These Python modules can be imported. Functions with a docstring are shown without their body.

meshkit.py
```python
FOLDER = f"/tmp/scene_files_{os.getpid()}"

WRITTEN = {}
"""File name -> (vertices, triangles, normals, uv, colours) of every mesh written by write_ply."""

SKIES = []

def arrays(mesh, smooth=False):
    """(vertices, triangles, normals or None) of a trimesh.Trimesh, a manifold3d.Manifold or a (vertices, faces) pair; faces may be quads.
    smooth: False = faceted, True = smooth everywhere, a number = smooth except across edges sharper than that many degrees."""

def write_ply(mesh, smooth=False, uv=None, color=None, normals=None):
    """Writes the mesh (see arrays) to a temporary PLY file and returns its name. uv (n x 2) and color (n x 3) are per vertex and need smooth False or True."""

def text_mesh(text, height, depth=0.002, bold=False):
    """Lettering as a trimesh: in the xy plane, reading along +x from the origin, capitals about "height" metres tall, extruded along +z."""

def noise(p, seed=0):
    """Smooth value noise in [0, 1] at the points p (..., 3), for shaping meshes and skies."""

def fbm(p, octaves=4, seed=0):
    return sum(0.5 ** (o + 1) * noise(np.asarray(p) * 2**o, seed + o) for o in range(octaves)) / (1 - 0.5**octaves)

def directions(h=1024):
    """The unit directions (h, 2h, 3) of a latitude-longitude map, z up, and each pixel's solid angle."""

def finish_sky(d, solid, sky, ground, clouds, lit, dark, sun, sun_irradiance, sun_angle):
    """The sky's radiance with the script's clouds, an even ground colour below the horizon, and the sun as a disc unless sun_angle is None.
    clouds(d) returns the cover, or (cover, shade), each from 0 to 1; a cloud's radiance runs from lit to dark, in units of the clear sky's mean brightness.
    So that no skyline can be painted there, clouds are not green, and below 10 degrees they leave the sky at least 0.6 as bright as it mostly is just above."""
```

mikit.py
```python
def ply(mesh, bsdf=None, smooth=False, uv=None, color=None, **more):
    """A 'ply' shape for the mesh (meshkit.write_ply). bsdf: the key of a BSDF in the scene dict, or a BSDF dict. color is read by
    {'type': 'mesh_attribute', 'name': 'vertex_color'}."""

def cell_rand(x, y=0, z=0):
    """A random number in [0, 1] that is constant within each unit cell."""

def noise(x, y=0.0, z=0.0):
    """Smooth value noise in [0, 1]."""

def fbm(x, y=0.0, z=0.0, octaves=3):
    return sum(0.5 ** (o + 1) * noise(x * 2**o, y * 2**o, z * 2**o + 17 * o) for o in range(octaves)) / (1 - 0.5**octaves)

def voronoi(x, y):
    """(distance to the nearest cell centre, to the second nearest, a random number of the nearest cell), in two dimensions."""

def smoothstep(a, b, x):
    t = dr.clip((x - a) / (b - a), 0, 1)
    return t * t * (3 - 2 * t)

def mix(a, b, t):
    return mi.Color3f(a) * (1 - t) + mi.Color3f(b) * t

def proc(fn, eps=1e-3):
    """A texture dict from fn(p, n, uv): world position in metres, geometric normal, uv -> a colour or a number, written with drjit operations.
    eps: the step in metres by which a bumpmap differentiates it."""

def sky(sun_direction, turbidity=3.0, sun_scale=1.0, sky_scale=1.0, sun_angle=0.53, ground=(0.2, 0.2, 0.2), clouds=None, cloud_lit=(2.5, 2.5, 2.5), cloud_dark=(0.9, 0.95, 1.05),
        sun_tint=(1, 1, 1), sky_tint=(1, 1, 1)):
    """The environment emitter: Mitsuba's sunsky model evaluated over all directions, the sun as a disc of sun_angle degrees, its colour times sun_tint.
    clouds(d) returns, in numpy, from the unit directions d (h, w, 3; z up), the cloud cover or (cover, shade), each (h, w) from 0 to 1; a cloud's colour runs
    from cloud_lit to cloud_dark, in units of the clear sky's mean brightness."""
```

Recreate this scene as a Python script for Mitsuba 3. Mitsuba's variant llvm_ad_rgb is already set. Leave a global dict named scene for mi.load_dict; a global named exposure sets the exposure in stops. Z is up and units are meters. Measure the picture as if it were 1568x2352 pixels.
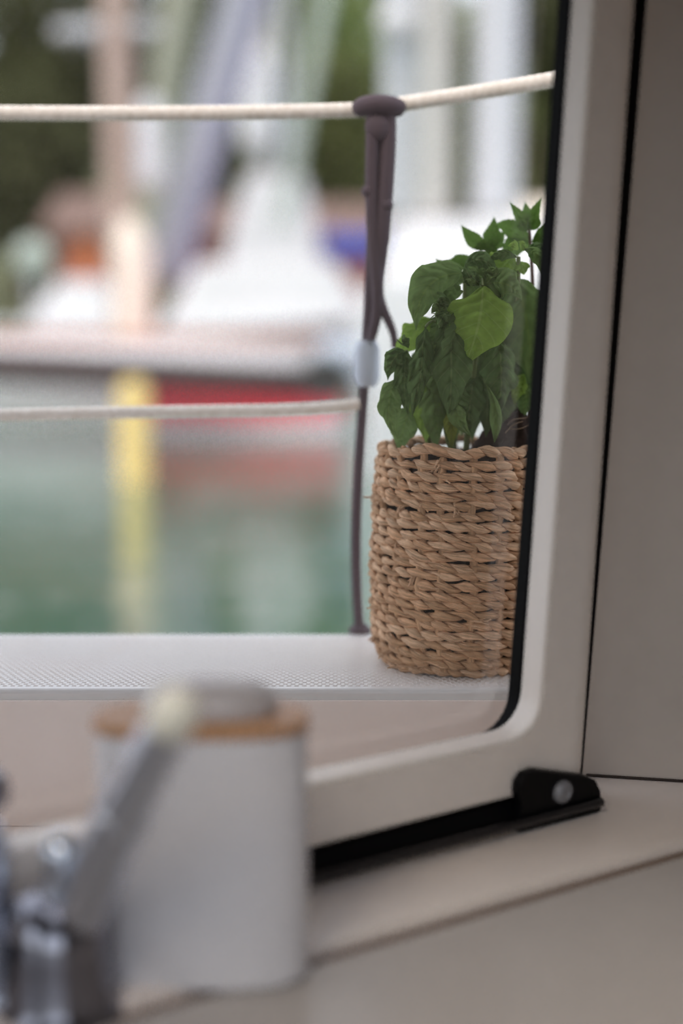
import math, random
import numpy as np, trimesh, mitsuba as mi, drjit as dr, mikit, meshkit
from shapely.geometry import Polygon, Point, LineString, box as sbox
from shapely import affinity
from trimesh.creation import extrude_polygon
T = mi.ScalarTransform4f
rng = np.random.default_rng(7)
scene, labels = {}, {}

# ------------------------------------------------------------------ camera, sky, exposure
F_PX, TILT, EYE_Z = 3267.0, math.radians(7.3), 0.95          # eye 0.95 m above the water
exposure = 4.0
EYE = np.array([0, 0, EYE_Z])
FWD = np.array([0, math.cos(TILT), -math.sin(TILT)])
scene['camera'] = {'type': 'thinlens', 'fov': math.degrees(2 * math.atan(784 / F_PX)), 'fov_axis': 'x',
                   'aperture_radius': 0.0170, 'focus_distance': 1.17, 'near_clip': 0.05, 'far_clip': 500.0,
                   'to_world': T().look_at(origin=EYE.tolist(), target=(EYE + FWD).tolist(), up=[0, 0, 1])}

def cover(d):
    n = meshkit.fbm(d * 3.0 + 5, 4, 3)
    return np.clip(0.80 + 0.5 * (n - 0.5), 0, 1), np.clip(0.35 + 1.0 * (n - 0.5), 0, 1)
scene['sky'] = mikit.sky((-0.35, -0.55, 0.75), turbidity=4.0, sun_scale=0.06, sky_scale=1.0, sun_angle=25, clouds=cover,
                         cloud_lit=(1.25, 1.22, 1.2), cloud_dark=(0.8, 0.84, 0.92), ground=(0.1, 0.11, 0.1))

# ------------------------------------------------------------------ helpers
def ray(u, v):
    x, y = (u - 784) / F_PX, (v - 1176) / F_PX
    return FWD + x * np.array([1, 0, 0.]) - y * np.array([0, math.sin(TILT), math.cos(TILT)])
def at(u, v, Y):                       # the point of the photograph's pixel u, v at the distance Y
    r = ray(u, v); return EYE + r * (Y / r[1])
def sm(y):                             # metres per pixel at the distance Y
    return y / F_PX
def cat_(ms):
    return trimesh.util.concatenate([m for m in ms if m is not None])
def box(x0, x1, y0, y1, z0, z1):
    m = trimesh.creation.box(extents=(x1 - x0, y1 - y0, z1 - z0)); m.apply_translation(((x0 + x1) / 2, (y0 + y1) / 2, (z0 + z1) / 2)); return m
def frame_to(m, o, ex, ey, ez):
    M = np.eye(4); M[:3, 0], M[:3, 1], M[:3, 2], M[:3, 3] = ex, ey, ez, o
    m = m.copy(); m.apply_transform(M)
    if np.linalg.det(M[:3, :3]) < 0: m.invert()
    return m
def unit(a):
    a = np.asarray(a, float); return a / np.linalg.norm(a)
def resample(p, n):
    p = np.asarray(p, float); s = np.r_[0, np.cumsum(np.linalg.norm(np.diff(p, axis=0), axis=1))]
    from scipy.interpolate import CubicSpline
    if len(p) == 2: return p[0] + np.linspace(0, 1, n)[:, None] * (p[1] - p[0])
    return CubicSpline(s, p)(np.linspace(0, s[-1], n))
def tube(pts, r, sides=12, closed=False, cap=True, prof=None, up=(0.13, 0.27, 0.95)):
    """A swept tube; r per point or a number; prof(theta, k) scales the section."""
    p = np.asarray(pts, float); n = len(p)
    r = np.broadcast_to(np.asarray(r, float), (n,))
    t = (np.roll(p, -1, 0) - np.roll(p, 1, 0)) if closed else np.gradient(p, axis=0)
    t /= np.linalg.norm(t, axis=1, keepdims=True) + 1e-12
    a = np.cross(t, np.broadcast_to(up, t.shape)); a /= np.linalg.norm(a, axis=1, keepdims=True) + 1e-12
    b = np.cross(a, t)
    th = np.arange(sides) * 2 * np.pi / sides
    sc = np.ones((n, sides)) if prof is None else prof(th[None, :], np.arange(n)[:, None])
    v = p[:, None] + r[:, None, None] * sc[..., None] * (np.cos(th)[None, :, None] * a[:, None] + np.sin(th)[None, :, None] * b[:, None])
    i, j = np.meshgrid(np.arange(n if closed else n - 1), np.arange(sides), indexing='ij')
    i2, j2 = (i + 1) % n, (j + 1) % sides
    q = np.stack([i * sides + j, i2 * sides + j, i2 * sides + j2, i * sides + j2], -1).reshape(-1, 4)
    f = np.vstack([q[:, [0, 2, 1]], q[:, [0, 3, 2]]]); v = v.reshape(-1, 3)
    if cap and not closed:
        k = len(v); v = np.vstack([v, p[0], p[-1]]); jj = np.arange(sides); j3 = (jj + 1) % sides
        f = np.vstack([f, np.stack([jj, j3, jj * 0 + k], 1), np.stack([(n - 1) * sides + j3, (n - 1) * sides + jj, jj * 0 + k + 1], 1)])
    m = trimesh.Trimesh(v, f, process=False)
    return m
def lathe(profile, n=48):
    m = trimesh.creation.revolve(np.asarray(profile, float), sections=n); m.fix_normals(); return m
def rbox(w, d, h, r=0.003):
    p = sbox(-w / 2 + r, -d / 2 + r, w / 2 - r, d / 2 - r).buffer(r, quad_segs=5)
    q = p.buffer(-r * 0.6)
    return loft([(q, 0), (p, r * 0.6), (p, h - r * 0.6), (q, h)])
def ring_pts(poly, n=96):
    c = poly.exterior; s = np.linspace(0, c.length, n, endpoint=False)
    return np.array([c.interpolate(x).coords[0][:2] for x in s])
def loft(layers, n=96):
    """Closed loft through polygons at heights along z (same number of points each)."""
    R = []
    for p, z in layers:
        q = ring_pts(p, n); a = np.arctan2(q[:, 1] - p.centroid.y, q[:, 0] - p.centroid.x); k = np.argmin(np.abs(a)); q = np.roll(q, -k, 0)
        if not p.exterior.is_ccw: q = q[::-1]
        R.append(np.c_[q, np.full(n, z)])
    v = np.vstack(R); L = len(R); f = []
    for i in range(L - 1):
        for j in range(n):
            a, b = i * n + j, i * n + (j + 1) % n
            f += [(a, b, b + n), (a, b + n, a + n)]
    c0, c1 = len(v), len(v) + 1
    v = np.vstack([v, R[0].mean(0), R[-1].mean(0)])
    for j in range(n):
        f += [((j + 1) % n, j, c0), ((L - 1) * n + j, (L - 1) * n + (j + 1) % n, c1)]
    return trimesh.Trimesh(v, np.array(f), process=False)
def numbered(key):
    if key not in scene and key not in used: used.add(key); return key
    k = 1
    while f'{key}_{k:03d}' in scene or f'{key}_{k:03d}' in used: k += 1
    used.add(f'{key}_{k:03d}'); return f'{key}_{k:03d}'
used = set()
def thing(name, label, category, group=None, kind=None):
    key = numbered(name); labels[key] = {'label': label}
    if category: labels[key]['category'] = category
    if group: labels[key]['group'] = group
    if kind: labels[key]['kind'] = kind
    return key
def put(parent, name, mesh, bsdf, smooth=35, label=None, kind=None, **more):
    key = numbered(f'{parent}__{name}' if name else parent + '')
    scene[key] = mikit.ply(mesh, bsdf, smooth=smooth, **more)
    if label or kind:
        labels[key] = {**({'label': label} if label else {}), **({'kind': kind} if kind else {})}
    return key
def solo(name, mesh, bsdf, label, category, smooth=35, group=None, kind=None, **more):
    key = thing(name, label, category, group, kind)
    scene[key] = mikit.ply(mesh, bsdf, smooth=smooth, **more); return key

# ------------------------------------------------------------------ materials
def mat(key, color, rough=0.5, metal=0.0, spec=0.5, two=True, **kw):
    c = color if isinstance(color, dict) else {'type': 'rgb', 'value': list(color)}
    b = {'type': 'principled', 'base_color': c, 'roughness': rough, 'metallic': metal, 'specular': spec, **kw}
    scene[key] = {'type': 'twosided', 'bsdf': b} if two else b
    return key
N = mikit.noise
def speck(c, amt, sc):
    c = mi.Color3f(*c)
    return mikit.proc(lambda p, n, uv: c * (1 - amt / 2 + amt * mikit.fbm(p.x * sc, p.y * sc, p.z * sc)))
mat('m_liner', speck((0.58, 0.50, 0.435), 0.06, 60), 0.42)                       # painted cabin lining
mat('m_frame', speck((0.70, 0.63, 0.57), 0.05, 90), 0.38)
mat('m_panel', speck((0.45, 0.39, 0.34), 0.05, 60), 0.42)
scene['m_lip'] = {'type': 'bumpmap', 'texture': mikit.proc(lambda p, n, uv: N(p.x * 900, p.y * 900, p.z * 900) + N(p.x * 420, p.y * 420, p.z * 420), 2e-4), 'scale': 0.00010,
                  'bsdf': {'type': 'principled', 'base_color': {'type': 'rgb', 'value': [0.72, 0.655, 0.60]}, 'roughness': 0.45}}
mat('m_black', (0.002, 0.002, 0.0025), 0.4, spec=0.12)
mat('m_rubber', (0.0015, 0.0015, 0.0015), 0.6, spec=0.08)
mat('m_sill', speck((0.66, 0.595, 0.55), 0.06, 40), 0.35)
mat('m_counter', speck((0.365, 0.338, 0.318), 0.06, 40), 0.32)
mat('m_headliner', (0.26, 0.22, 0.19), 0.7)
mat('m_seamline', (0.03, 0.02, 0.015), 0.8)
mat('m_groove', (0.15, 0.105, 0.08), 0.7)
mat('m_gelcoat', speck((0.67, 0.655, 0.64), 0.03, 30), 0.22, spec=0.5)
mat('m_coaming', speck((0.82, 0.725, 0.665), 0.05, 25), 0.3)
mat('m_stud', (0.66, 0.62, 0.59), 0.4)
scene['m_pane'] = {'type': 'thindielectric', 'int_ior': 1.5}
mat('m_chrome', (0.60, 0.64, 0.72), 0.06, metal=1.0)
mat('m_chrome_dark', (0.20, 0.20, 0.23), 0.12, metal=1.0)
mat('m_cream', (0.72, 0.70, 0.60), 0.3)
mat('m_ceramic', speck((0.545, 0.53, 0.545), 0.03, 50), 0.22, clearcoat=0.5, clearcoat_gloss=0.9)
mat('m_bamboo', mikit.proc(lambda p, n, uv: mikit.mix((0.43, 0.235, 0.115), (0.33, 0.17, 0.08), N(p.x * 60, p.y * 60, p.z * 900))), 0.45)
mat('m_greylid', (0.42, 0.385, 0.38), 0.3)
mat('m_rope', mikit.proc(lambda p, n, uv: mikit.mix((0.92, 0.85, 0.78), (0.76, 0.68, 0.60), N(uv.x * 1.0, uv.y * 6.0))), 0.8)
mat('m_darkrope', (0.085, 0.060, 0.074), 0.8)
mat('m_clamp', (0.55, 0.60, 0.70), 0.4)
mat('m_soil', speck((0.035, 0.022, 0.017), 1.0, 400), 0.95, spec=0.1)
mat('m_root', (0.16, 0.11, 0.07), 0.9)
mat('m_pot', (0.012, 0.010, 0.009), 0.7)
def straw(a, b):
    def fn(p, n, uv):
        f = mikit.fbm(uv.x * 2.0, uv.y * 9.0, 3.0)
        g = N(uv.x * 0.6, uv.y * 22.0, 1.0)
        return mikit.mix(a, b, dr.clip(f * 1.3 - 0.15, 0, 1)) * (0.50 + 0.70 * g)
    return mikit.proc(fn)
STRAW = [mat('m_straw_0', straw((0.70, 0.43, 0.255), (0.46, 0.26, 0.14)), 0.7, spec=0.3), mat('m_straw_1', straw((0.76, 0.51, 0.33), (0.54, 0.33, 0.19)), 0.7, spec=0.3),
         mat('m_straw_2', straw((0.60, 0.37, 0.21), (0.40, 0.225, 0.12)), 0.7, spec=0.3)]
def leafmat(key, c, vein, trans=0.9, amt=0.6):
    c, vein = mi.Color3f(*c), mi.Color3f(*vein)
    def fn(p, n, uv):
        t, x = uv.x, uv.y * 2 - 1
        ax = dr.abs(x)
        mid = 1 - mikit.smoothstep(0.02, 0.06, ax)
        ph = t * 6.5 - ax * 1.6
        fr = dr.abs(ph - dr.round(ph))
        side = (1 - mikit.smoothstep(0.03, 0.075, fr)) * 0.55
        var = 0.78 + 0.44 * mikit.fbm(p.x * 160, p.y * 160, p.z * 160)
        return mikit.mix(c * var, vein, dr.clip(dr.maximum(mid, side) * amt, 0, 1))
    scene[key] = {'type': 'principledthin', 'base_color': mikit.proc(fn), 'roughness': 0.34, 'diff_trans': trans, 'spec_trans': 0.0, 'eta': 1.4}
    return key
LEAF = {'d': leafmat('m_leaf_dark', (0.125, 0.195, 0.075), (0.23, 0.30, 0.13), 0.55), 'm': leafmat('m_leaf_mid', (0.185, 0.275, 0.100), (0.23, 0.32, 0.10), 0.7),
        'b': leafmat('m_leaf_bright', (0.27, 0.41, 0.085), (0.40, 0.52, 0.18), 0.9), 'y': leafmat('m_leaf_yellow', (0.24, 0.28, 0.05), (0.32, 0.34, 0.1), 0.8),
        'g': leafmat('m_mint', (0.14, 0.25, 0.055), (0.15, 0.29, 0.07), 0.9, 0.4)}
mat('m_stem', (0.17, 0.22, 0.07), 0.5)
mat('m_redstem', (0.13, 0.07, 0.05), 0.5)

# ------------------------------------------------------------------ the window wall (local axes: s along, v up, w outward)
P0 = np.array([0.14485, 1.02, 0.65452])
A = math.radians(35.3); D = np.array([math.cos(A), math.sin(A), 0.0]); NIN = np.array([math.sin(A), -math.cos(A), 0.0])
LEAN = math.radians(4.6); U = NIN * math.sin(LEAN) + np.array([0, 0, 1.0]) * math.cos(LEAN)
W = np.cross(U, D); W = W if W @ NIN < 0 else -W
def wloc(m): return frame_to(m, P0, D, U, W)
SL, VT = -0.86, 0.56
def rrect(s0, v0, s1, v1, r): return sbox(s0 + r, v0 + r, s1 - r, v1 - r).buffer(r, quad_segs=12)
def ext(poly, w0, w1):
    ps = poly.geoms if hasattr(poly, 'geoms') else [poly]
    ms = []
    for g in ps:
        m = extrude_polygon(g, w1 - w0, engine='earcut'); m.apply_translation((0, 0, w0)); ms.append(m)
    return cat_(ms)

opening = rrect(SL, 0, 0, VT, 0.026)
def frame_poly(ir=0.0, ib=0.0):
    return Polygon([(SL - 0.05 + ib, -0.050 + ib), (0.0590 - ir, -0.050 + ib), (0.0470 - ir, VT + 0.05 - ib), (SL - 0.05 + ib, VT + 0.05 - ib)]).buffer(-0.006).buffer(0.006)
frame_out = frame_poly()
win = thing('window_1', 'cream framed cabin window with black seal looking onto the side deck', None, kind='structure')
# frame: face with a rounded lip into the opening and a rounded outer edge
def ring_loft(steps, n=400):
    """(offset of outer?, polygon, w) rings of the same point count, joined in order (a band)."""
    R = []
    for p, w in steps:
        q = ring_pts(p, n)
        if not p.exterior.is_ccw: q = q[::-1]
        k = np.argmin(np.abs(np.arctan2(q[:, 1] - 0.2, q[:, 0] + 0.3))); R.append(np.c_[np.roll(q, -k, 0), np.full(n, w)])
    v = np.vstack(R); f = []
    for i in range(len(R) - 1):
        a = i * n + np.arange(n); b = i * n + (np.arange(n) + 1) % n
        f += [np.stack([a, b, b + n], 1), np.stack([a, b + n, a + n], 1)]
    return trimesh.Trimesh(v, np.vstack(f), process=False)
r_ = 0.0028
lip = [(opening.buffer(r_ * (1 - math.sin(x))), r_ * (1 - math.cos(x))) for x in np.linspace(0, math.pi / 2, 7)] + [(opening, 0.021)]
put(win, 'lip', wloc(ring_loft(lip)), 'm_lip', smooth=40, label='rounded pale inner lip of the window frame')
RR, RB = 0.022, 0.008
edge = [(frame_poly(RR * (1 - math.sin(x)), RB * (1 - math.sin(x))), 0.016 * (1 - math.cos(x))) for x in np.linspace(0, math.pi / 2, 12)] + [(frame_out, 0.020)]
face = extrude_polygon(frame_poly(RR - .0005, RB - .0005).difference(opening.buffer(r_)), 0.0004, engine='earcut')
put(win, 'frame', wloc(cat_([face, ring_loft(edge)])), 'm_frame', smooth=50)
# black gasket between lip and pane, its lower run sitting below the lip
gask_in = rrect(SL, -0.007, 0.0, VT, 0.028)
gw = ring_loft([(gask_in, 0.021), (gask_in.buffer(-0.0012), 0.0225), (gask_in.buffer(-0.0012), 0.0335), (gask_in.buffer(0.02), 0.0336)])
put(win, 'gasket', wloc(gw), 'm_rubber', smooth=30, label='black rubber gasket around the pane')
put(win, 'seal', wloc(ext(sbox(SL - 0.08, -0.0685, 0.0715, VT + 0.045).difference(opening.buffer(0.004)), 0.0205, 0.026)), 'm_rubber', smooth=False, label='black seal in the gap round the frame')
put(win, 'pane', wloc(trimesh.Trimesh([[SL - 0.01, -0.012, 0.034], [0.010, -0.012, 0.034], [0.010, VT + 0.01, 0.034], [SL - 0.01, VT + 0.01, 0.034]],
                                     [[0, 1, 2], [0, 2, 3]], process=False)), 'm_pane', smooth=False)

# ------------------------------------------------------------------ cabin shell
wall = sbox(-1.75, -0.62, 0.0735, 0.635).difference(sbox(SL - 0.02, -0.03, 0.02, VT + 0.02))
solo('wall_outer', wloc(ext(wall, 0.0262, 0.050)), 'm_liner', 'cream lining of the cabin side around the window', None, smooth=False, kind='structure')
EB = np.array([0.979, -0.204, 0.0])
CB = at(1346, 1770, 1.142)            # foot of the corner line
def panel():
    a0 = CB + U * -0.05 - EB * 0.045; a1 = CB + U * 0.70 - EB * 0.045
    n = unit(np.cross(EB, U)); n = n if n @ np.array([0, 1, 0]) > 0 else -n
    b0, b1 = a0 + EB * 1.3, a1 + EB * 1.3
    q = [a0, b0, b1, a1]; v = q + [p + n * 0.02 for p in q]
    m = trimesh.Trimesh(v, [[0, 1, 2], [0, 2, 3], [4, 6, 5], [4, 7, 6], [0, 4, 5], [0, 5, 1], [1, 5, 6], [1, 6, 2], [2, 6, 7], [2, 7, 3], [3, 7, 4], [3, 4, 0]], process=False)
    m.fix_normals(); return m
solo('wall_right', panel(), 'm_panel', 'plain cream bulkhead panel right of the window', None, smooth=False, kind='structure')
put('wall_right', 'foot_joint', tube(np.array([CB + EB * 0.0 - U * ((CB[2] - 0.5842) / U[2]), CB + EB * 1.2 - U * ((CB[2] - 0.5842) / U[2])]) + np.array([0, -0.0012, 0]), 0.0011, 6), 'm_seamline', smooth=False, label='thin dark joint at the foot of the bulkhead')
SILL = 0.583
def onz(u, v, z):
    r = ray(u, v); return EYE + r * ((z - EYE_Z) / r[2])
DF = unit(onz(1568, 1935, SILL) - onz(715, 2180, SILL)); DF[2] = 0; F0 = onz(715, 2180, SILL)
DB = D
corner = (P0 + D * 0.11 + W * 0.02)[:2]
pf = lambda k: (F0 + DF * k)[:2]
pw = lambda s: (P0 + D * s + W * 0.03 - U * 0.07)[:2]
wq = lambda a, w: (P0 + D * a + W * w)[:2]
sill_poly = Polygon([pf(-1.3), pf(0.62), wq(0.118, 0.075), wq(0.062, 0.075), wq(0.062, 0.03), pw(-1.3)])
n_in = np.array([DF[1], -DF[0]])
sill_in = sill_poly.buffer(-0.004, join_style=2)
steps = [(sill_poly, SILL - 0.030, SILL - 0.0034), (sill_poly.buffer(-0.0005, join_style=2), SILL - 0.0034, SILL - 0.0018), (sill_poly.buffer(-0.0013, join_style=2), SILL - 0.0018, SILL - 0.0007), (sill_poly.buffer(-0.0028, join_style=2), SILL - 0.0007, SILL)]
solo('trim_1', cat_([extrude_polygon(p, b - a, engine='earcut').apply_translation((0, 0, a)) for p, a, b in steps]), 'm_sill',
     'cream sill ledge running under the window', None, smooth=40, kind='structure')
CT = SILL - 0.005
off = lambda k, e: tuple(pf(k) + n_in * e)
solo('counter_joint', extrude_polygon(Polygon([off(-1.3, -0.01), off(-1.3, 0.0078), off(0.62, 0.0078), off(0.62, -0.01)]), 0.016, engine='earcut').apply_translation((0, 0, CT - 0.0175)), 'm_groove',
     'brown groove line between sill and worktop', 'joint strip', smooth=False)
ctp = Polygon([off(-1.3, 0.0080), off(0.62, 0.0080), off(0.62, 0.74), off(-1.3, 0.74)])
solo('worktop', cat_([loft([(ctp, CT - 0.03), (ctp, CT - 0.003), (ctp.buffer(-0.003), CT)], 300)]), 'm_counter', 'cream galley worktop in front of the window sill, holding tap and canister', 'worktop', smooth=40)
ZC, ZF = 1.28, -0.45
solo('ceiling', extrude_polygon(sbox(-1.9, -1.7, 1.6, 1.15).difference(sbox(-0.42, -0.48, 0.42, 0.40)), 0.03, engine='earcut').apply_translation((0, 0, ZC)), 'm_headliner', 'cream cabin ceiling above the frame', None, smooth=False, kind='structure')
solo('floor', box(-1.9, 1.6, -1.7, 1.15, ZF - 0.03, ZF), 'm_groove', 'cabin floor below the frame', None, smooth=False, kind='structure')
wl = extrude_polygon(sbox(-1.7, ZF, 0.6, ZC).difference(sbox(-1.45, 0.50, 0.2, 1.18)), 0.03, engine='earcut')
solo('wall_left', frame_to(wl, np.array([-1.45, 0, 0]), np.array([0, 1, 0.]), np.array([0, 0, 1.]), np.array([1, 0, 0.])), 'm_liner', 'cabin side behind the camera with a wide window opening', None, smooth=False, kind='structure')
wb = extrude_polygon(sbox(-1.6, ZF, 1.5, ZC).difference(sbox(-0.9, 0.40, 0.9, 1.16)), 0.03, engine='earcut')
solo('wall_back', frame_to(wb, np.array([0, -1.55, 0]), np.array([1, 0, 0.]), np.array([0, 0, 1.]), np.array([0, 1, 0.])), 'm_liner', 'aft cabin bulkhead with the companionway opening', None, smooth=False, kind='structure')
solo('wall_far', box(1.42, 1.45, -1.6, 1.0, ZF, ZC), 'm_liner', 'cabin side right of the bulkhead panel', None, smooth=False, kind='structure')

# ------------------------------------------------------------------ black hinge and rail under the window
hin = thing('window_hinge', 'black window hinge bracket with a grey screw at the corner of the sill', 'hinge')
rp = Polygon([(-0.052, 0.004), (-0.052, 0.017), (-0.066, 0.017), (-0.0705, 0.002), (-0.0690, -0.003), (-0.0650, -0.0035), (-0.0600, -0.001)])
rail = extrude_polygon(Polygon([(y, x) for x, y in rp.exterior.coords]), 0.70, engine='earcut')
# section in (w, v) -> along s
put(hin, 'rail', frame_to(rail, P0 + D * -0.67, W, U, D), 'm_black', smooth=40, label='long black rail under the frame')
prof = Polygon([(-0.0215, -0.0700), (-0.0200, -0.050), (-0.0243, -0.0400), (-0.0240, -0.0320), (-0.0185, -0.0250), (-0.0070, -0.0240), (0.0449, -0.0385), (0.0560, -0.0440), (0.0625, -0.0540), (0.0650, -0.0714)]).buffer(-0.003).buffer(0.003, quad_segs=8)
pl = loft([(prof.buffer(-0.0008), -0.0092), (prof, -0.0080), (prof, -0.0030), (prof.buffer(-0.0008), -0.0010)], 140)
put(hin, 'bracket', wloc(pl), 'm_black', smooth=35, label='black bracket plate with rounded corners')
mat('m_glossblack', (0.004, 0.004, 0.005), 0.22, spec=0.6)
put(hin, 'bar', wloc(tube(np.array([[x, -0.0615, -0.0115] for x in np.linspace(-0.67, 0.061, 20)]), 0.0036, 14, up=(0, 1, 0))), 'm_glossblack', smooth=50, label='glossy black bar along the foot of the bracket')
scr = lathe([(0, 0.0), (0.0088, 0.0), (0.0088, 0.0022), (0.0080, 0.0040), (0.0060, 0.0054), (0.0042, 0.0058), (0.0036, 0.0050), (0, 0.0050)], 40)
mat('m_screw', (0.20, 0.20, 0.215), 0.45, metal=0.3)
put(hin, 'screw', wloc(scr.apply_transform(np.diag([1, 1, -1, 1])).apply_translation((0.0198, -0.0457, -0.0090))), 'm_screw', smooth=40, label='grey screw head')

# ------------------------------------------------------------------ side deck outside
DZ = 0.655
prof = [(1.15, 0.538), (1.15, DZ - 0.0045)] + [(1.15 + 0.0045 * (1 - math.cos(x)), DZ - 0.0045 * (1 - math.sin(x))) for x in np.linspace(0.2, math.pi / 2, 6)] + \
       [(1.36, DZ)] + [(1.36 + 0.02 * math.sin(x), DZ - 0.02 * (1 - math.cos(x))) for x in np.linspace(0.2, math.pi / 2, 7)] + [(1.395, 0.45), (1.36, -0.3), (1.15, -0.3)]
dk = extrude_polygon(Polygon(prof), 4.2, engine='earcut')
deck = thing('deck', 'glossy white side deck with raised anti-slip studs outside the window', None, kind='structure')
put(deck, 'slab', frame_to(dk, np.array([-1.9, 0, 0]), np.array([0, 1, 0.]), np.array([0, 0, 1.]), np.array([1, 0, 0.])), 'm_gelcoat', smooth=30)
sx, sy = 0.0064, 0.0056
v1 = np.array([(-.0021, -.0017, 0), (.0021, -.0017, 0), (.0021, .0017, 0), (-.0021, .0017, 0), (-.0014, -.0010, .0007), (.0014, -.0010, .0007), (.0014, .0010, .0007), (-.0014, .0010, .0007)])
f1 = np.array([[4, 5, 6], [4, 6, 7], [0, 1, 5], [0, 5, 4], [1, 2, 6], [1, 6, 5], [2, 3, 7], [2, 7, 6], [3, 0, 4], [3, 4, 7]])
cs = []
for j in range(34):
    for i in range(200):
        cs.append((-0.62 + i * sx + (sx / 2) * (j % 2), 1.160 + j * sy, DZ))
cs = np.array(cs)
put(deck, 'stud', trimesh.Trimesh((cs[:, None] + v1).reshape(-1, 3), (np.arange(len(cs))[:, None, None] * 8 + f1).reshape(-1, 3), process=False), 'm_stud', smooth=False, label='raised anti-slip studs moulded into the deck', kind='stuff')
gut = Polygon([(-1.9, 1.1495), tuple(pw(-2.2)), tuple(pw(0.5)), (1.2, 1.1495)]).buffer(0)
gut = Polygon([(-1.5, 1.1495), (0.185, 1.1495), *[tuple((P0 + D * s + W * 0.064)[:2]) for s in (0.06, -1.9)]])
solo('coaming', cat_([extrude_polygon(gut, 0.02, engine='earcut').apply_translation((0, 0, 0.518)), box(-1.9, 0.185, 1.1465, 1.1498, 0.5385, 0.6455)]), 'm_coaming',
     'beige upright face and gutter below the deck edge, seen through the pane', 'coaming', smooth=False)
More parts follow.
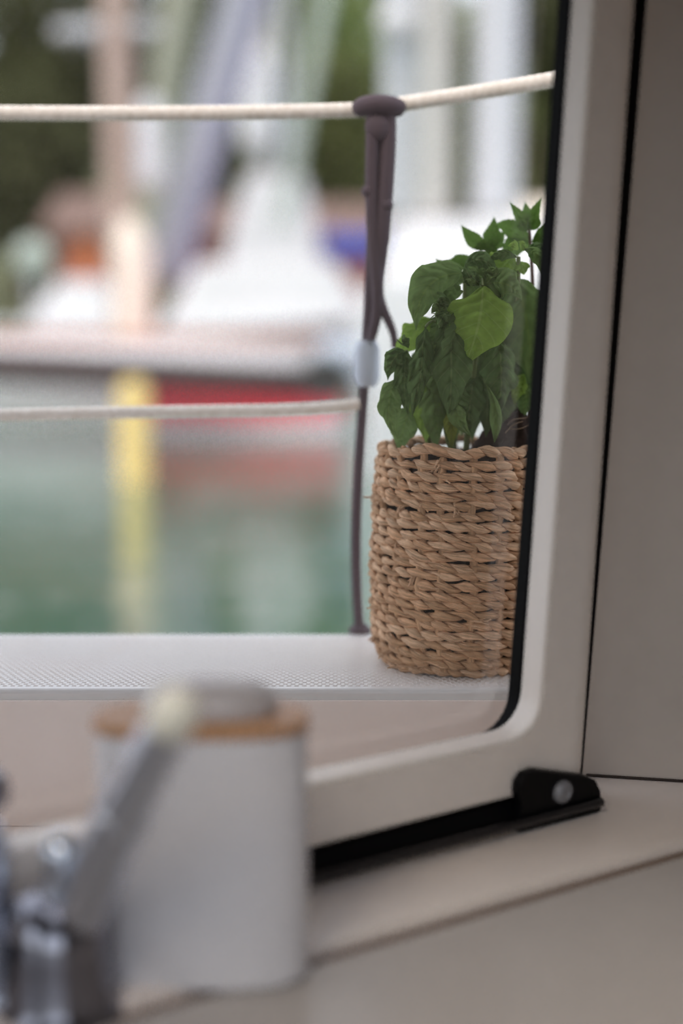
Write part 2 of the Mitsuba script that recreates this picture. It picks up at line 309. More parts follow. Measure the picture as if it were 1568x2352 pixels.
# ------------------------------------------------------------------ basket
BC = np.array([0.104, 1.25, DZ])
bas = thing('basket', 'round seagrass basket woven of twisted brown strands, holding basil on the deck', 'basket')
RZ = np.array([(0.0, 0.060), (0.010, 0.0675), (0.022, 0.0718), (0.045, 0.0738), (0.09, 0.0742), (0.14, 0.0726), (0.172, 0.0703), (0.196, 0.0672)])
def Rz(z): return np.interp(z, RZ[:, 0], RZ[:, 1])
NROW, NS = 23, 420
ang = np.arange(NS) * 2 * np.pi / NS
def lown(seed, freq, a=ang):
    """periodic smooth noise -1..1 along the ring"""
    q = np.stack([np.cos(a) * freq, np.sin(a) * freq, np.full_like(a, seed * 7.31)], -1)
    return meshkit.noise(q, seed) * 2 - 1
FIB = []
def strand(row, k):
    top = row == NROW - 1
    z0 = 0.0052 + row * 0.0084
    zz = z0 + 0.0024 * lown(row * 3, 2.6) + 0.0012 * lown(row * 3 + 1, 8.0)
    if top: zz = zz + 0.0022 + 0.0028 * lown(99, 2.0) + 0.0016 * np.sin(ang * 9 + 1)
    turns = int(rng_row[row] + 0.5)
    tw = -turns * ang + ph[row] + k * np.pi + 1.2 * lown(row * 5 + 2, 4.0)
    ro = Rz(np.clip(zz, 0, 0.2)) + 0.0017 * lown(row * 5 + 3, 5.0)
    o = 0.0018 + 0.0005 * lown(row * 5 + 4 + k, 5.0)
    rad = ro + np.cos(tw) * o * 1.45
    z = zz + np.sin(tw) * o * 1.1
    pts = np.stack([BC[0] + rad * np.cos(ang), BC[1] + rad * np.sin(ang), BC[2] + np.maximum(z, 0.0034)], -1)
    rr = 0.00248 * (1 + 0.22 * np.cos(tw)) * (1 + 0.26 * lown(row * 11 + 5 + k * 3, 9.0)) * (1 + (0.12 if top else 0))
    p1, p2, p3 = rng.random(3) * 6.28
    w1 = lown(row * 13 + k + 6, 6.0)[:, None]
    def prof(th, i):
        e = th - tw[i]
        flat = 1.0 / np.sqrt((np.cos(e) / 0.80) ** 2 + (np.sin(e) / 1.22) ** 2)
        rid = 1 + 0.14 * np.abs(np.sin(3.5 * th + p1 + 1.6 * w1[i[:, 0]])) - 0.17 * np.exp(-((np.mod(th + p2 + 1.2 * w1[i[:, 0]], 2 * np.pi) - np.pi) / 0.25) ** 2) - 0.15 * np.exp(-((np.mod(th + p3 - w1[i[:, 0]], 2 * np.pi) - np.pi) / 0.2) ** 2)
        return flat * rid
    SD = 24
    m = tube(pts, rr, SD, closed=True, prof=prof, up=(0, 0, 1))
    for _ in range(9):                                  # loose blades lying on this strand
        i0, ln = int(rng.integers(NS)), int(rng.integers(12, 30)); ii = (i0 + np.arange(ln)) % NS
        phi = rng.normal() * 0.8; out = np.stack([np.cos(ang[ii]) * np.cos(phi), np.sin(ang[ii]) * np.cos(phi), np.full(ln, np.sin(phi))], -1)
        lift = np.sin(np.linspace(0, np.pi, ln)) * 0.0005 * rng.random()
        FIB.append(tube(pts[ii] + out * (rr[ii] * (0.80 + 0.25 * abs(np.sin(phi))) + 0.0002 + lift)[:, None], np.sin(np.linspace(0.25, np.pi - 0.25, ln)) * (0.0005 + 0.0004 * rng.random()), 5))
    uv = np.stack([np.repeat(np.arange(NS) / NS * 60, SD) + row * 3.7, np.tile(np.arange(SD) / SD, NS) + k * 2.3 + row], -1)
    return m, uv
rng_row = 12 + rng.random(NROW) * 4; ph = rng.random(NROW) * 6.28
for row in range(NROW):
    for k in range(2):
        m, uv = strand(row, k)
        put(bas, 'strand', m, STRAW[int(rng.integers(3))], smooth=True, uv=uv)
fm = cat_(FIB)
put(bas, 'loose_fibre', fm, STRAW[1], smooth=True, uv=fm.vertices[:, [0, 2]] * 200, label='thin loose blades of seagrass lying on the strands', kind='stuff')
for i in range(20):
    a = i / 20 * 2 * np.pi + 0.1 * rng.random()
    zs = np.linspace(0.006, 0.196, 24); 
    aa = a + 0.02 * np.sin(zs * 60 + i)
    rr = Rz(zs) - 0.0008 + 0.0018 * np.sin(zs * 2 * np.pi / 0.0168 + i * np.pi)
    p = np.stack([BC[0] + rr * np.cos(aa), BC[1] + rr * np.sin(aa), BC[2] + zs], -1)
    pa = rng.random() * 6
    m = tube(p, 0.0034, 10, prof=lambda th, k: 1 + 0.14 * np.sin(3 * th + pa))
    put(bas, 'stake', m, STRAW[2], smooth=True, uv=np.stack([np.r_[np.repeat(np.arange(24) * 0.5, 10), 0, 0], np.r_[np.tile(np.arange(10) / 10, 24), 0, 0]], -1))
# frayed ends poking out of the weave: (pixel-side angle in degrees, height, direction, size)
def frayed(az, z, dirn, size, n=6, spread=0.25):
    a = math.radians(az); rad = np.array([math.cos(a), math.sin(a), 0]); tan = np.array([-math.sin(a), math.cos(a), 0]); up = np.array([0, 0, 1.0])
    o = BC + rad * (Rz(z) + 0.001) + up * z
    dv = unit(rad * dirn[0] + tan * dirn[1] + up * dirn[2]); ms = []
    for i in range(n):
        j = rng.normal(size=3) * spread; e = unit(dv + j * 0.5); st = o + rng.normal(size=3) * 0.0011 - dv * 0.004
        L = size * (0.7 + 0.5 * rng.random()); pts = np.stack([st, st + dv * L * 0.5 + j * 0.0004, st + e * L])
        ms.append(tube(resample(pts, 6), np.linspace(0.0013, 0.0007, 6), 6))
    m = cat_(ms)
    put(bas, 'frayed_end', m, STRAW[1], smooth=True, uv=m.vertices[:, [0, 2]] * 300, label='short frayed end of a strand sticking out')
for e in [(-84, 0.052, (0.5, 1.0, -0.1), 0.016, 9, .22), (-70, 0.118, (0.4, 1.0, -0.15), 0.014, 6, .2), (-118, 0.150, (0.6, 0.1, -1), 0.010, 7, .4), (-112, 0.180, (0.5, 0.6, 0.7), 0.014, 3, .1),
          (-97, 0.147, (0.6, 0.1, -1), 0.010, 6, .35), (-62, 0.148, (0.6, 0.1, -1), 0.010, 6, .3), (-135, 0.148, (0.7, 0, -1), 0.010, 6, .4), (-160, 0.055, (1, -0.4, 0.2), 0.012, 4, .3),
          (-165, 0.148, (1, 0, -.4), 0.010, 6, .5), (-125, 0.085, (0.6, -.2, -1), 0.010, 6, .4), (-168, 0.028, (1, -.3, -.6), 0.012, 6, .4), (-150, 0.018, (0.8, -.5, -.5), 0.012, 6, .4),
          (-120, 0.010, (0.8, -.3, -.3), 0.012, 5, .4), (-105, 0.172, (0.5, .8, -.3), 0.010, 4, .3), (-140, 0.115, (0.7, .3, -.6), 0.009, 5, .4), (-172, 0.09, (1, -.2, .2), 0.009, 5, .5),
          (-172, 0.15, (1, -0.2, 0), 0.016, 1, .05), (-128, 0.006, (1, -0.5, 0.05), 0.024, 1, .05)]:
    frayed(*e)
pot = lathe([(0, 0.006), (0.052, 0.006), (0.062, 0.03), (0.0655, 0.186), (0.0635, 0.186), (0.060, 0.03), (0, 0.012)], 64); pot.apply_translation(BC)
put(bas, 'liner', pot, 'm_pot', smooth=40, label='dark inner liner behind the weave')
# ------------------------------------------------------------------ basil and mint
def soil_mesh():
    n = 60; g = np.linspace(-1, 1, n); X, Y = np.meshgrid(g, g); r = np.hypot(X, Y)
    th = np.arctan2(Y, X); q = np.maximum(np.abs(X), np.abs(Y)); k = np.where(r > 0, q / np.maximum(r, 1e-9), 1)
    x, y = X * k * 0.0625, Y * k * 0.0625
    h = 0.172 + 0.060 * np.exp(-((x - 0.045) ** 2 + (y - 0.005) ** 2) / 0.0010) + 0.006 * (meshkit.fbm(np.stack([x * 150, y * 150, x * 0], -1), 3) - 0.5) * 2
    v = np.stack([BC[0] + x, BC[1] + y, BC[2] + h], -1).reshape(-1, 3)
    i, j = np.meshgrid(np.arange(n - 1), np.arange(n - 1), indexing='ij'); a = i * n + j
    q = np.stack([a, a + 1, a + n + 1, a + n], -1).reshape(-1, 4)
    return trimesh.Trimesh(v, np.vstack([q[:, [0, 1, 2]], q[:, [0, 2, 3]]]), process=False)
bsl = thing('basil_plant', 'potted basil with big drooping green leaves in the seagrass basket', 'potted plant')
put(bsl, 'soil', soil_mesh(), 'm_soil', smooth=True, label='dark crumbly potting soil')
YB = 1.25
def leaf(plant, base, tip, width, near=0.0, bend=(0, 0), bulge=0.012, roll=0.0, cup=0.35, wr=0.0012, kind='m', curl=0.0, wide=0.42, serr=0.0, near2=None, name='leaf', petiole=None, flip=1, twist=0.0):
    """base, tip, bend in pixels of the plant's own scale; width in pixels; near: metres in front of the basket's axis at base, near2 at tip; bulge towards the camera."""
    n, mN = 40, 19
    near2 = near if near2 is None else near2
    B, Tp = at(*base, YB - near), at(*tip, YB - near2)
    mid = at((base[0] + tip[0]) / 2 + bend[0], (base[1] + tip[1]) / 2 + bend[1], YB - (near + near2) / 2 - bulge)
    C = 2 * mid - (B + Tp) / 2
    t = np.linspace(0, 1, n)[:, None]
    P = (1 - t) ** 2 * B + 2 * t * (1 - t) * C + t ** 2 * Tp
    tan = np.gradient(P, axis=0); tan /= np.linalg.norm(tan, axis=1, keepdims=True)
    cam = unit(EYE - mid)
    ro = math.radians(roll) + np.radians(twist) * (t[:, 0] - 0.4)
    lat = np.cross(tan, cam); lat /= np.linalg.norm(lat, axis=1, keepdims=True)
    nor = np.cross(lat, tan)
    L2 = lat * np.cos(ro)[:, None] + nor * np.sin(ro)[:, None]; N2 = np.cross(L2, tan)
    tt = t[:, 0]; a = wide
    w = np.sin(np.pi * np.power(tt, math.log(.5) / math.log(a)))
    w = np.where(tt < a, w ** 0.86, w ** 1.10)
    w = np.maximum(w, 0.015) * width * 1.12 * sm(YB - near) / 2
    if serr: w = w * (1 + serr * (np.mod(tt * 9, 1) - 0.5))
    x = np.linspace(-1, 1, mN)[None, :]
    ax = np.abs(x)
    ph_ = tt[:, None] * 6.5 - ax * 1.6
    puck = np.abs(np.sin(ph_ * np.pi)) ** 0.7
    seed = int(rng.integers(1000))
    nz = meshkit.fbm(np.stack([tt[:, None] * 5 + 0 * x, x * 2.0 + 0 * tt[:, None], np.full((n, mN), seed)], -1), 3, seed) - 0.5
    edgew = np.sin(tt[:, None] * 17 + seed) * ax ** 3
    fold = cup * (1 + 0.5 * nz)
    sx_ = x * w[:, None] * np.cos(fold * ax * 0.9)
    dz_ = -ax * w[:, None] * np.sin(fold * ax) * flip + (1.0 if serr else 2.1) * wr * np.minimum(1, w[:, None] / 0.010) * (puck * (1 - 0.5 * ax) * np.minimum(1, w[:, None] / 0.008) + 3.0 * nz + (0.3 if serr else 2.4) * edgew * np.minimum(1, w[:, None] / 0.018)) - 0.0012 * np.exp(-(ax / 0.10) ** 2)
    V = P[:, None] + L2[:, None] * sx_[..., None] + N2[:, None] * dz_[..., None]
    if curl: V = V + (np.power(tt, 2)[:, None] * curl)[..., None] * (-N2[:, None])
    v = V.reshape(-1, 3)
    i, j = np.meshgrid(np.arange(n - 1), np.arange(mN - 1), indexing='ij'); q0 = i * mN + j
    q = np.stack([q0, q0 + 1, q0 + mN + 1, q0 + mN], -1).reshape(-1, 4)
    m = trimesh.Trimesh(v, np.vstack([q[:, [0, 1, 2]], q[:, [0, 2, 3]]]), process=False)
    uv = np.stack([np.repeat(tt, mN), np.tile((x[0] + 1) / 2, n)], -1)
    key = put(plant, name, m, LEAF[kind], smooth=True, uv=uv)
    if petiole is not None:
        e = at(*petiole[:2], YB - petiole[2])
        c = (e + B) / 2 + np.array([0, 0, 0.004])
        put(plant, 'petiole', tube(resample([e, c, B], 8), 0.0012, 7), 'm_stem', smooth=True)
    return key
def stem(plant, pts, r0, r1, m='m_stem', name='stem'):
    p = resample([at(u, v, YB - nr) for u, v, nr in pts], 20)
    put(plant, name, tube(p, np.linspace(r0, r1, 20), 10), m, smooth=True)
b = bsl
stem(b, [(1070, 1030, .0), (1085, 880, .02), (1100, 740, .03), (1108, 650, .035)], .0028, .0018)
stem(b, [(1035, 1030, .01), (1020, 880, .03), (1028, 790, .04), (1032, 715, .045)], .0026, .0016)
stem(b, [(1150, 1010, .0), (1172, 860, .01), (1186, 720, .02), (1190, 590, .02)], .0028, .0018)
stem(b, [(990, 1030, .0), (965, 920, .02), (945, 840, .03), (932, 805, .035)], .0022, .0014)
stem(b, [(1040, 1030, -.01), (1060, 860, .0), (1066, 720, .01), (1066, 622, .015)], .0024, .0015)
# back and side leaves first
leaf(b, (1065, 630), (1150, 640), 60, -.005, bend=(0, -22), kind='m', cup=.5, roll=35)
leaf(b, (1000, 735), (905, 828), 62, .0, bend=(-8, -12), kind='b', cup=.3, roll=-25, petiole=(1020, 800, .02))
leaf(b, (1075, 640), (968, 700), 80, .0, bend=(-12, -25), kind='m', cup=.4, roll=10)
leaf(b, (1187, 640), (1224, 890), 138, .012, bend=(6, -8), kind='m', cup=.45, bulge=.016, wr=.0014)
leaf(b, (1200, 660), (1262, 850), 90, .0, bend=(10, -10), kind='d', cup=.4)
leaf(b, (975, 850), (978, 1018), 74, .015, bend=(-4, 0), kind='b', cup=.35, roll=-15)
leaf(b, (945, 930), (918, 1040), 60, .01, bend=(-6, 0), kind='m', cup=.3)
leaf(b, (985, 870), (1000, 1035), 66, .02, bend=(8, 0), kind='m', cup=.5, roll=20)
leaf(b, (1000, 820), (1010, 985), 70, .018, bend=(4, 0), kind='m', cup=.5)
leaf(b, (1034, 940), (1037, 1036), 34, .03, kind='y', cup=.5, wide=.3)
leaf(b, (1110, 830), (1115, 1005), 70, .012, bend=(6, 0), kind='d', cup=.5)
leaf(b, (1090, 860), (1075, 1000), 72, .02, bend=(-4, 0), kind='d', cup=.5)
leaf(b, (1170, 820), (1160, 940), 64, .0, kind='d', cup=.5)
leaf(b, (1205, 860), (1180, 930), 40, .01, kind='b', cup=.3, roll=30)
leaf(b, (1215, 880), (1200, 960), 50, .0, kind='m', cup=.4)
for (bu, bv), (tu, tv), w_, nr, k_, rl in [((1020, 720), (985, 830), 80, .0, 'd', 10), ((1060, 700), (1050, 860), 90, .005, 'd', 0), ((1095, 760), (1100, 930), 90, .0, 'd', 0), ((1150, 720), (1165, 900), 100, -.004, 'd', 0), ((1000, 770), (960, 900), 80, .004, 'd', -10),
        ((1075, 820), (1085, 1015), 80, -.004, 'd', 8), ((1150, 860), (1145, 1005), 80, .002, 'd', 0), ((1190, 780), (1195, 960), 84, -.006, 'd', 0), ((950, 840), (940, 960), 60, .012, 'm', 0), ((1035, 860), (1048, 1010), 74, .002, 'm', 0), ((1105, 690), (1140, 830), 90, .01, 'm', 0), ((1160, 640), (1180, 780), 90, .0, 'm', 0), ((1120, 620), (1060, 690), 70, .006, 'm', 0), ((1205, 700), (1235, 900), 90, -.01, 'd', 0)]:
    leaf(b, (bu, bv), (tu, tv), w_, nr, kind=k_, roll=rl, cup=.5, bulge=.008)
# front drooping leaves
leaf(b, (1061, 627), (955, 752), 92, .038, bend=(-26, -30), kind='m', cup=.55, wr=.0020, bulge=.018, curl=-.004, petiole=(1068, 640, .02))
leaf(b, (1050, 640), (1000, 745), 62, .030, bend=(4, -8), kind='m', cup=.6, wr=.002, roll=25)
leaf(b, (1066, 612), (1146, 640), 50, .030, bend=(2, -28), kind='d', cup=.8, wr=.0018)
leaf(b, (1104, 655), (1068, 602), 42, .040, bend=(-8, 6), kind='d', cup=.8, wr=.0025)
leaf(b, (1108, 656), (1120, 612), 60, .046, bend=(16, -4), kind='m', cup=.9, wr=.003, bulge=.006)
leaf(b, (1110, 656), (1198, 690), 76, .050, bend=(8, -20), kind='m', cup=.6, wr=.0022, bulge=.012)
leaf(b, (1108, 668), (1150, 708), 60, .040, bend=(6, -6), kind='d', cup=.5, wr=.002)
leaf(b, (1100, 655), (1062, 650), 30, .045, bend=(0, -8), kind='m', cup=.7, wr=.002)
leaf(b, (1108, 657), (1067, 838), 142, .058, bend=(10, 0), kind='b', cup=.30, wr=.0014, bulge=.014, wide=.40, petiole=(1108, 648, .035))
leaf(b, (1140, 775), (1136, 965), 88, .036, bend=(12, 0), kind='d', cup=.6, wr=.0022, petiole=(1120, 740, .03), roll=12)
leaf(b, (1098, 860), (1134, 1018), 34, .044, bend=(18, -10), kind='m', cup=.8, wide=.72, wr=.0012)
leaf(b, (1030, 735), (1030, 962), 100, .056, bend=(6, 0), kind='d', cup=.55, wr=.0024, petiole=(1032, 720, .045))
leaf(b, (1046, 712), (1010, 860), 44, .060, bend=(8, 0), kind='d', cup=.9, roll=50, wr=.002)
leaf(b, (1032, 722), (990, 722), 40, .052, bend=(-6, -16), kind='m', cup=.9, wr=.003)
leaf(b, (1030, 716), (1012, 748), 46, .058, bend=(-8, 0), kind='d', cup=.9, wr=.0035)
leaf(b, (1030, 700), (1000, 706), 34, .054, bend=(0, -12), kind='d', cup=.9, wr=.0035)
leaf(b, (1024, 738), (1000, 838), 56, .046, bend=(-6, 0), kind='m', cup=.5, wr=.0018)
leaf(b, (976, 752), (946, 958), 62, .052, bend=(4, 0), kind='d', cup=.75, wr=.0028, petiole=(1010, 745, .04), twist=60)
leaf(b, (935, 806), (937, 955), 56, .040, bend=(-8, 0), kind='d', cup=.7, wr=.0024)
leaf(b, (930, 808), (890, 875), 48, .036, bend=(-8, -14), kind='d', cup=.6, wr=.0028)
leaf(b, (912, 868), (914, 1012), 56, .040, bend=(-20, -6), kind='m', cup=.5, wr=.0018, roll=-10)
leaf(b, (938, 800), (925, 790), 26, .045, bend=(-4, -12), kind='d', cup=.9, wr=.003)
leaf(b, (1035, 905), (1082, 1002), 42, .050, bend=(-8, 6), kind='m', cup=.5, wr=.0015)
leaf(b, (1052, 880), (1056, 960), 60, .044, kind='d', cup=.6, wr=.002)
# top right sprig
leaf(b, (1186, 592), (1112, 606), 34, .030, bend=(0, -16), kind='d', cup=.9, wr=.0015, roll=-20)
leaf(b, (1183, 590), (1158, 640), 76, .015, bend=(-18, 0), kind='b', cup=.2, wr=.0012)
leaf(b, (1190, 575), (1165, 566), 26, .030, bend=(0, -6), kind='b', cup=.6)
leaf(b, (1196, 573), (1206, 566), 26, .022, bend=(0, -6), kind='b', cup=.6)
leaf(b, (1203, 573), (1246, 640), 40, .034, bend=(10, -14), kind='m', cup=.8, wr=.0018)
leaf(b, (1196, 600), (1203, 632), 32, .015, kind='b', cup=.3)
leaf(b, (1208, 572), (1262, 606), 40, .02, bend=(6, -14), kind='d', cup=.8, wr=.0018)
def root(pts):
    put(b, 'root', tube(resample([at(u, v, YB - nr) for u, v, nr in pts], 14), 0.0006, 6), 'm_root', smooth=True)
for pts in [[(1165, 975, .03), (1185, 962, .035), (1205, 960, .03), (1225, 950, .03)], [(1170, 985, .035), (1190, 985, .04), (1215, 975, .035)], [(1160, 995, .04), (1180, 975, .04), (1200, 968, .038)]]: root(pts)
mint = thing('mint_plant', 'serrated mint sprigs rising behind the basil at the window edge', 'potted plant')
b = mint
stem(b, [(1216, 1000, -.01), (1224, 720, -.02), (1220, 600, -.025), (1214, 520, -.025)], .0026, .0014, 'm_redstem')
stem(b, [(1130, 1000, -.02), (1128, 750, -.03), (1124, 640, -.035), (1118, 565, -.035)], .0022, .0014, 'm_stem')
stem(b, [(1060, 1000, -.02), (1045, 760, -.03), (1032, 620, -.03)], .0022, .0012, 'm_stem')
g = dict(kind='g', cup=.35, wr=.0012, serr=.16)
for bs, tp, w, nr, bd, ro in [((1214, 528), (1169, 463), 30, -.022, (4, 8), 20), ((1216, 528), (1205, 464), 30, -.028, (0, 0), 0), ((1217, 528), (1244, 453), 32, -.022, (-6, 10), -15), ((1212, 530), (1197, 490), 26, -.018, (-6, 4), 0), ((1219, 529), (1226, 480), 30, -.018, (4, 4), 0),
                              ((1220, 556), (1258, 508), 26, -.02, (4, -2), 30), ((1222, 565), (1262, 560), 46, -.02, (0, -8), 10),
                              ((1118, 572), (1058, 516), 34, -.03, (-4, 6), 10), ((1118, 572), (1134, 497), 40, -.036, (4, 4), 0), ((1122, 572), (1160, 530), 40, -.04, (0, 0), 0), ((1216, 560), (1134, 520), 40, -.03, (-4, -14), 15), ((1214, 566), (1150, 580), 60, -.035, (0, -10), 0),
                              ((1115, 576), (1100, 545), 44, -.03, (0, 0), 0), ((1120, 590), (1140, 560), 50, -.04, (0, 0), 0), ((1120, 640), (1115, 575), 64, -.04, (0, 0), 0), ((1130, 630), (1170, 580), 60, -.04, (0, 0), 0),
                              ((1030, 622), (999, 594), 24, -.025, (0, 2), 10), ((1030, 622), (1085, 590), 34, -.03, (0, -6), 0), ((1026, 628), (986, 621), 18, -.025, (0, -2), 20), ((1032, 624), (1056, 588), 30, -.03, (-4, 0), 0), ((1098, 625), (1104, 574), 56, -.035, (0, 0), 0), ((1040, 640), (1080, 610), 50, -.03, (0, 0), 0)]:
    leaf(b, bs, tp, w, nr, bend=bd, roll=ro, **g)

# ------------------------------------------------------------------ lifelines and stanchion
def rope_line(pts, r, n=160):
    p = resample(pts, n); L = np.r_[0, np.cumsum(np.linalg.norm(np.diff(p, axis=0), axis=1))]
    m = tube(p, r, 14, prof=lambda th, k: 1 + 0.10 * np.abs(np.sin(1.5 * (th - L[np.minimum(k, n - 1)] * 260))) )
    uv = np.stack([np.r_[np.repeat(L * 300, 14), 0, 0], np.r_[np.tile(np.arange(14) / 14, n), 0, 0]], -1)
    return m, uv
YS = 1.37
m, uv = rope_line([at(-500, 258, YS + .02), at(-100, 259, YS + .01), at(400, 260, YS), at(838, 252, YS)], 0.0066); solo('lifeline', m, 'm_rope', 'pale upper lifeline rope left of the dark strap', 'rope', smooth=True, uv=uv)
m, uv = rope_line([at(905, 242, YS), at(1085, 214, YS - .02), at(1300, 178, YS - .045), at(1500, 140, YS - .07)], 0.0066); solo('lifeline', m, 'm_rope', 'pale upper lifeline rope sloping from the dark strap to the window edge', 'rope', smooth=True, uv=uv)
m, uv = rope_line([at(-500, 962, YS - .06), at(-50, 955, YS - .03), at(500, 944, YS), at(720, 938, YS), at(826, 928, YS)], 0.0056); solo('lifeline', m, 'm_rope', 'pale lower lifeline rope at mid height of the stanchion', 'rope', smooth=True, uv=uv)
st = thing('stanchion', 'slim dark stanchion on the outer edge of the deck', 'stanchion')
foot = at(826, 1440, YS); foot[2] = DZ
s_top = at(862, 300, YS)
put(st, 'pole', tube(resample([foot, at(828, 1000, YS), at(840, 820, YS), at(852, 560, YS), s_top], 30), 0.0050, 14), 'm_darkrope', smooth=True)
put(st, 'base', lathe([(0, 0), (0.011, 0), (0.011, 0.004), (0.006, 0.009), (0, 0.009)], 24).apply_translation(foot), 'm_darkrope', smooth=40)
cl = loft([(Point(0, 0).buffer(0.009).buffer(0), -.022), (Point(0, 0).buffer(0.0125), -.014), (Point(0, 0).buffer(0.0125), .014), (Point(0, 0).buffer(0.009), .022)], 32); cl.apply_translation(at(842, 835, YS))
put(st, 'clamp', cl, 'm_clamp', smooth=50, label='pale blue-grey clamp half way up the pole')
dr_ = thing('strap', 'dark purple strap tied over the upper lifeline and hanging down the stanchion', 'strap')
put(dr_, 'loop', tube(resample([at(824, 252, YS - .008), at(850, 240, YS - .018), at(885, 240, YS - .018), at(914, 250, YS - .006)], 20), np.r_[.007, np.full(18, .0088), .007], 14), 'm_darkrope', smooth=True)
put(dr_, 'knot', trimesh.creation.icosphere(3, 0.009).apply_transform(np.diag([1.3, 1, 1.6, 1])).apply_translation(at(866, 290, YS - .014)), 'm_darkrope', smooth=True)
put(dr_, 'tail', tube(resample([at(888, 245, YS - .012), at(890, 330, YS - .01), at(882, 470, YS - .01), at(872, 600, YS - .01), at(872, 690, YS - .01), at(893, 740, YS - .01), at(905, 800, YS - .01)], 40), np.r_[np.full(22, .0078), np.linspace(.0070, .0032, 18)], 12), 'm_darkrope', smooth=True)
put(dr_, 'tail', tube(resample([at(855, 260, YS - .015), at(853, 400, YS - .012), at(858, 560, YS - .012), at(866, 660, YS - .012), at(851, 780, YS - .01)], 40), np.r_[np.full(30, .0062), np.linspace(.006, .0045, 10)], 12), 'm_darkrope', smooth=True)
put(dr_, 'knot', trimesh.creation.icosphere(3, 0.0065).apply_translation(at(845, 440, YS - .012)), 'm_darkrope', smooth=True)
put(dr_, 'knot', trimesh.creation.icosphere(3, 0.0070).apply_translation(at(886, 472, YS - .012)), 'm_darkrope', smooth=True)

# ------------------------------------------------------------------ tap and canister in the foreground
tap = thing('galley_tap', 'chrome galley mixer tap with slanting spout in front of the canister', 'tap')
tb = np.array([-0.156, 0.745, CT])
put(tap, 'body', lathe([(0, 0), (0.036, 0), (0.036, 0.004), (0.031, 0.010), (0.029, 0.035), (0.027, 0.052), (0.020, 0.064), (0, 0.069)], 56).apply_translation(tb), 'm_chrome_dark', smooth=40)
arm = resample([tb + np.array([0.004, 0, 0.040]), at(185, 2085, .738), at(243, 1950, .716), at(322, 1785, .69), at(400, 1640, .667)], 40)
put(tap, 'spout', tube(arm, np.r_[np.linspace(.0165, .0135, 24), np.linspace(.0135, .0115, 16)], 28), 'm_chrome', smooth=50)
q1, q2 = arm[-1], arm[-1] + unit(arm[-1] - arm[-3]) * 0.011
put(tap, 'spray_head', tube(np.array([q1 - (q2 - q1) * .9, q1 - (q2 - q1) * .5, q1, q1 + (q2 - q1) * .6, q2, q2 + (q2 - q1) * 0.3]), [.0112, .0122, .0126, .0118, .0088, .003], 28), 'm_cream', smooth=50, label='cream rounded spray head')
put(tap, 'collar', tube(np.array([arm[20], arm[21], arm[22], arm[23]]), [.0138, .0148, .0148, .0138], 28), 'm_chrome', smooth=40)
put(tap, 'knob', tube(resample([tb + np.array([0, 0, .06]), at(140, 1960, .742), at(138, 1915, .742)], 12), [.012, .0115, .011, .010, .0095, .0095, .0098, .0102, .0105, .010, .008, .003], 24), 'm_chrome', smooth=50)
dsp = thing('soap_dispenser', 'chrome upright soap dispenser cut by the left edge beside the tap', 'dispenser')
sb = np.array([-0.196, 0.755, CT])
put(dsp, 'body', lathe([(0, 0), (0.0175, 0), (0.0175, 0.004), (0.0135, 0.010), (0.0130, 0.090), (0.0105, 0.098), (0.008, 0.102), (0, 0.102)], 48).apply_translation(sb), 'm_chrome', smooth=40)
put(dsp, 'pump_head', lathe([(0, 0.1), (0.006, 0.1), (0.006, 0.112), (0.0125, 0.114), (0.0135, 0.124), (0.0100, 0.131), (0, 0.133)], 48).apply_translation(sb), 'm_chrome_dark', smooth=40)
can = thing('canister', 'white glazed canister with brown wooden lid beside the tap', 'canister')
cc = np.array([*at(463, 1690, 0.79)[:2], CT]); HC = at(463, 1702, 0.76)[2] - CT
def oval(k=0.0, n=120):
    a = np.linspace(0, 2 * np.pi, n, endpoint=False); c, q = np.cos(a), np.sin(a)
    return Polygon(np.stack([(0.0605 + k) * np.sign(c) * np.abs(c) ** .72, (0.030 + k) * np.sign(q) * np.abs(q) ** .72], 1))
put(can, 'body', loft([(oval(-.004), 0), (oval(), .004), (oval(), HC - .003), (oval(-.002), HC)], 160).apply_translation(cc), 'm_ceramic', smooth=40)
put(can, 'lid', loft([(oval(.0004), 0), (oval(.0010), .0012), (oval(.0010), .0058), (oval(-.001), .0072)], 160).apply_translation(cc + np.array([0, 0, HC])), 'm_bamboo', smooth=40, label='brown wooden lid')
dm = lathe([(0, 0), (.038, 0), (.0395, .003), (.0385, .009), (.032, .0155), (.018, .0185), (0, .019)], 72); dm.apply_transform(np.diag([1, .6, 1, 1]))
put(can, 'lid_knob', dm.apply_translation(cc + np.array([.004, .004, HC + .0072])), 'm_greylid', smooth=50, label='smooth grey domed knob on the lid')

# ------------------------------------------------------------------ water
def wave(p, n, uv):
    return 0.5 * N(p.x * 2.2, p.y * 5.0) + 0.3 * N(p.x * 6.0 + 3, p.y * 13.0) + 0.12 * N(p.x * 15, p.y * 33.0)
scene['m_water'] = {'type': 'bumpmap', 'texture': mikit.proc(wave, 5e-3), 'scale': 0.009, 'bsdf': {'type': 'principled', 'base_color': {'type': 'rgb', 'value': [0.038, 0.085, 0.055]}, 'roughness': 0.08, 'specular': 0.9}}
solo('water', trimesh.Trimesh([[-60, 1.2, 0], [60, 1.2, 0], [60, 60, 0], [-60, 60, 0]], [[0, 1, 2], [0, 2, 3]], process=False), 'm_water', 'grey green harbour water with soft reflections of the boats', 'water', smooth=False, kind='structure')

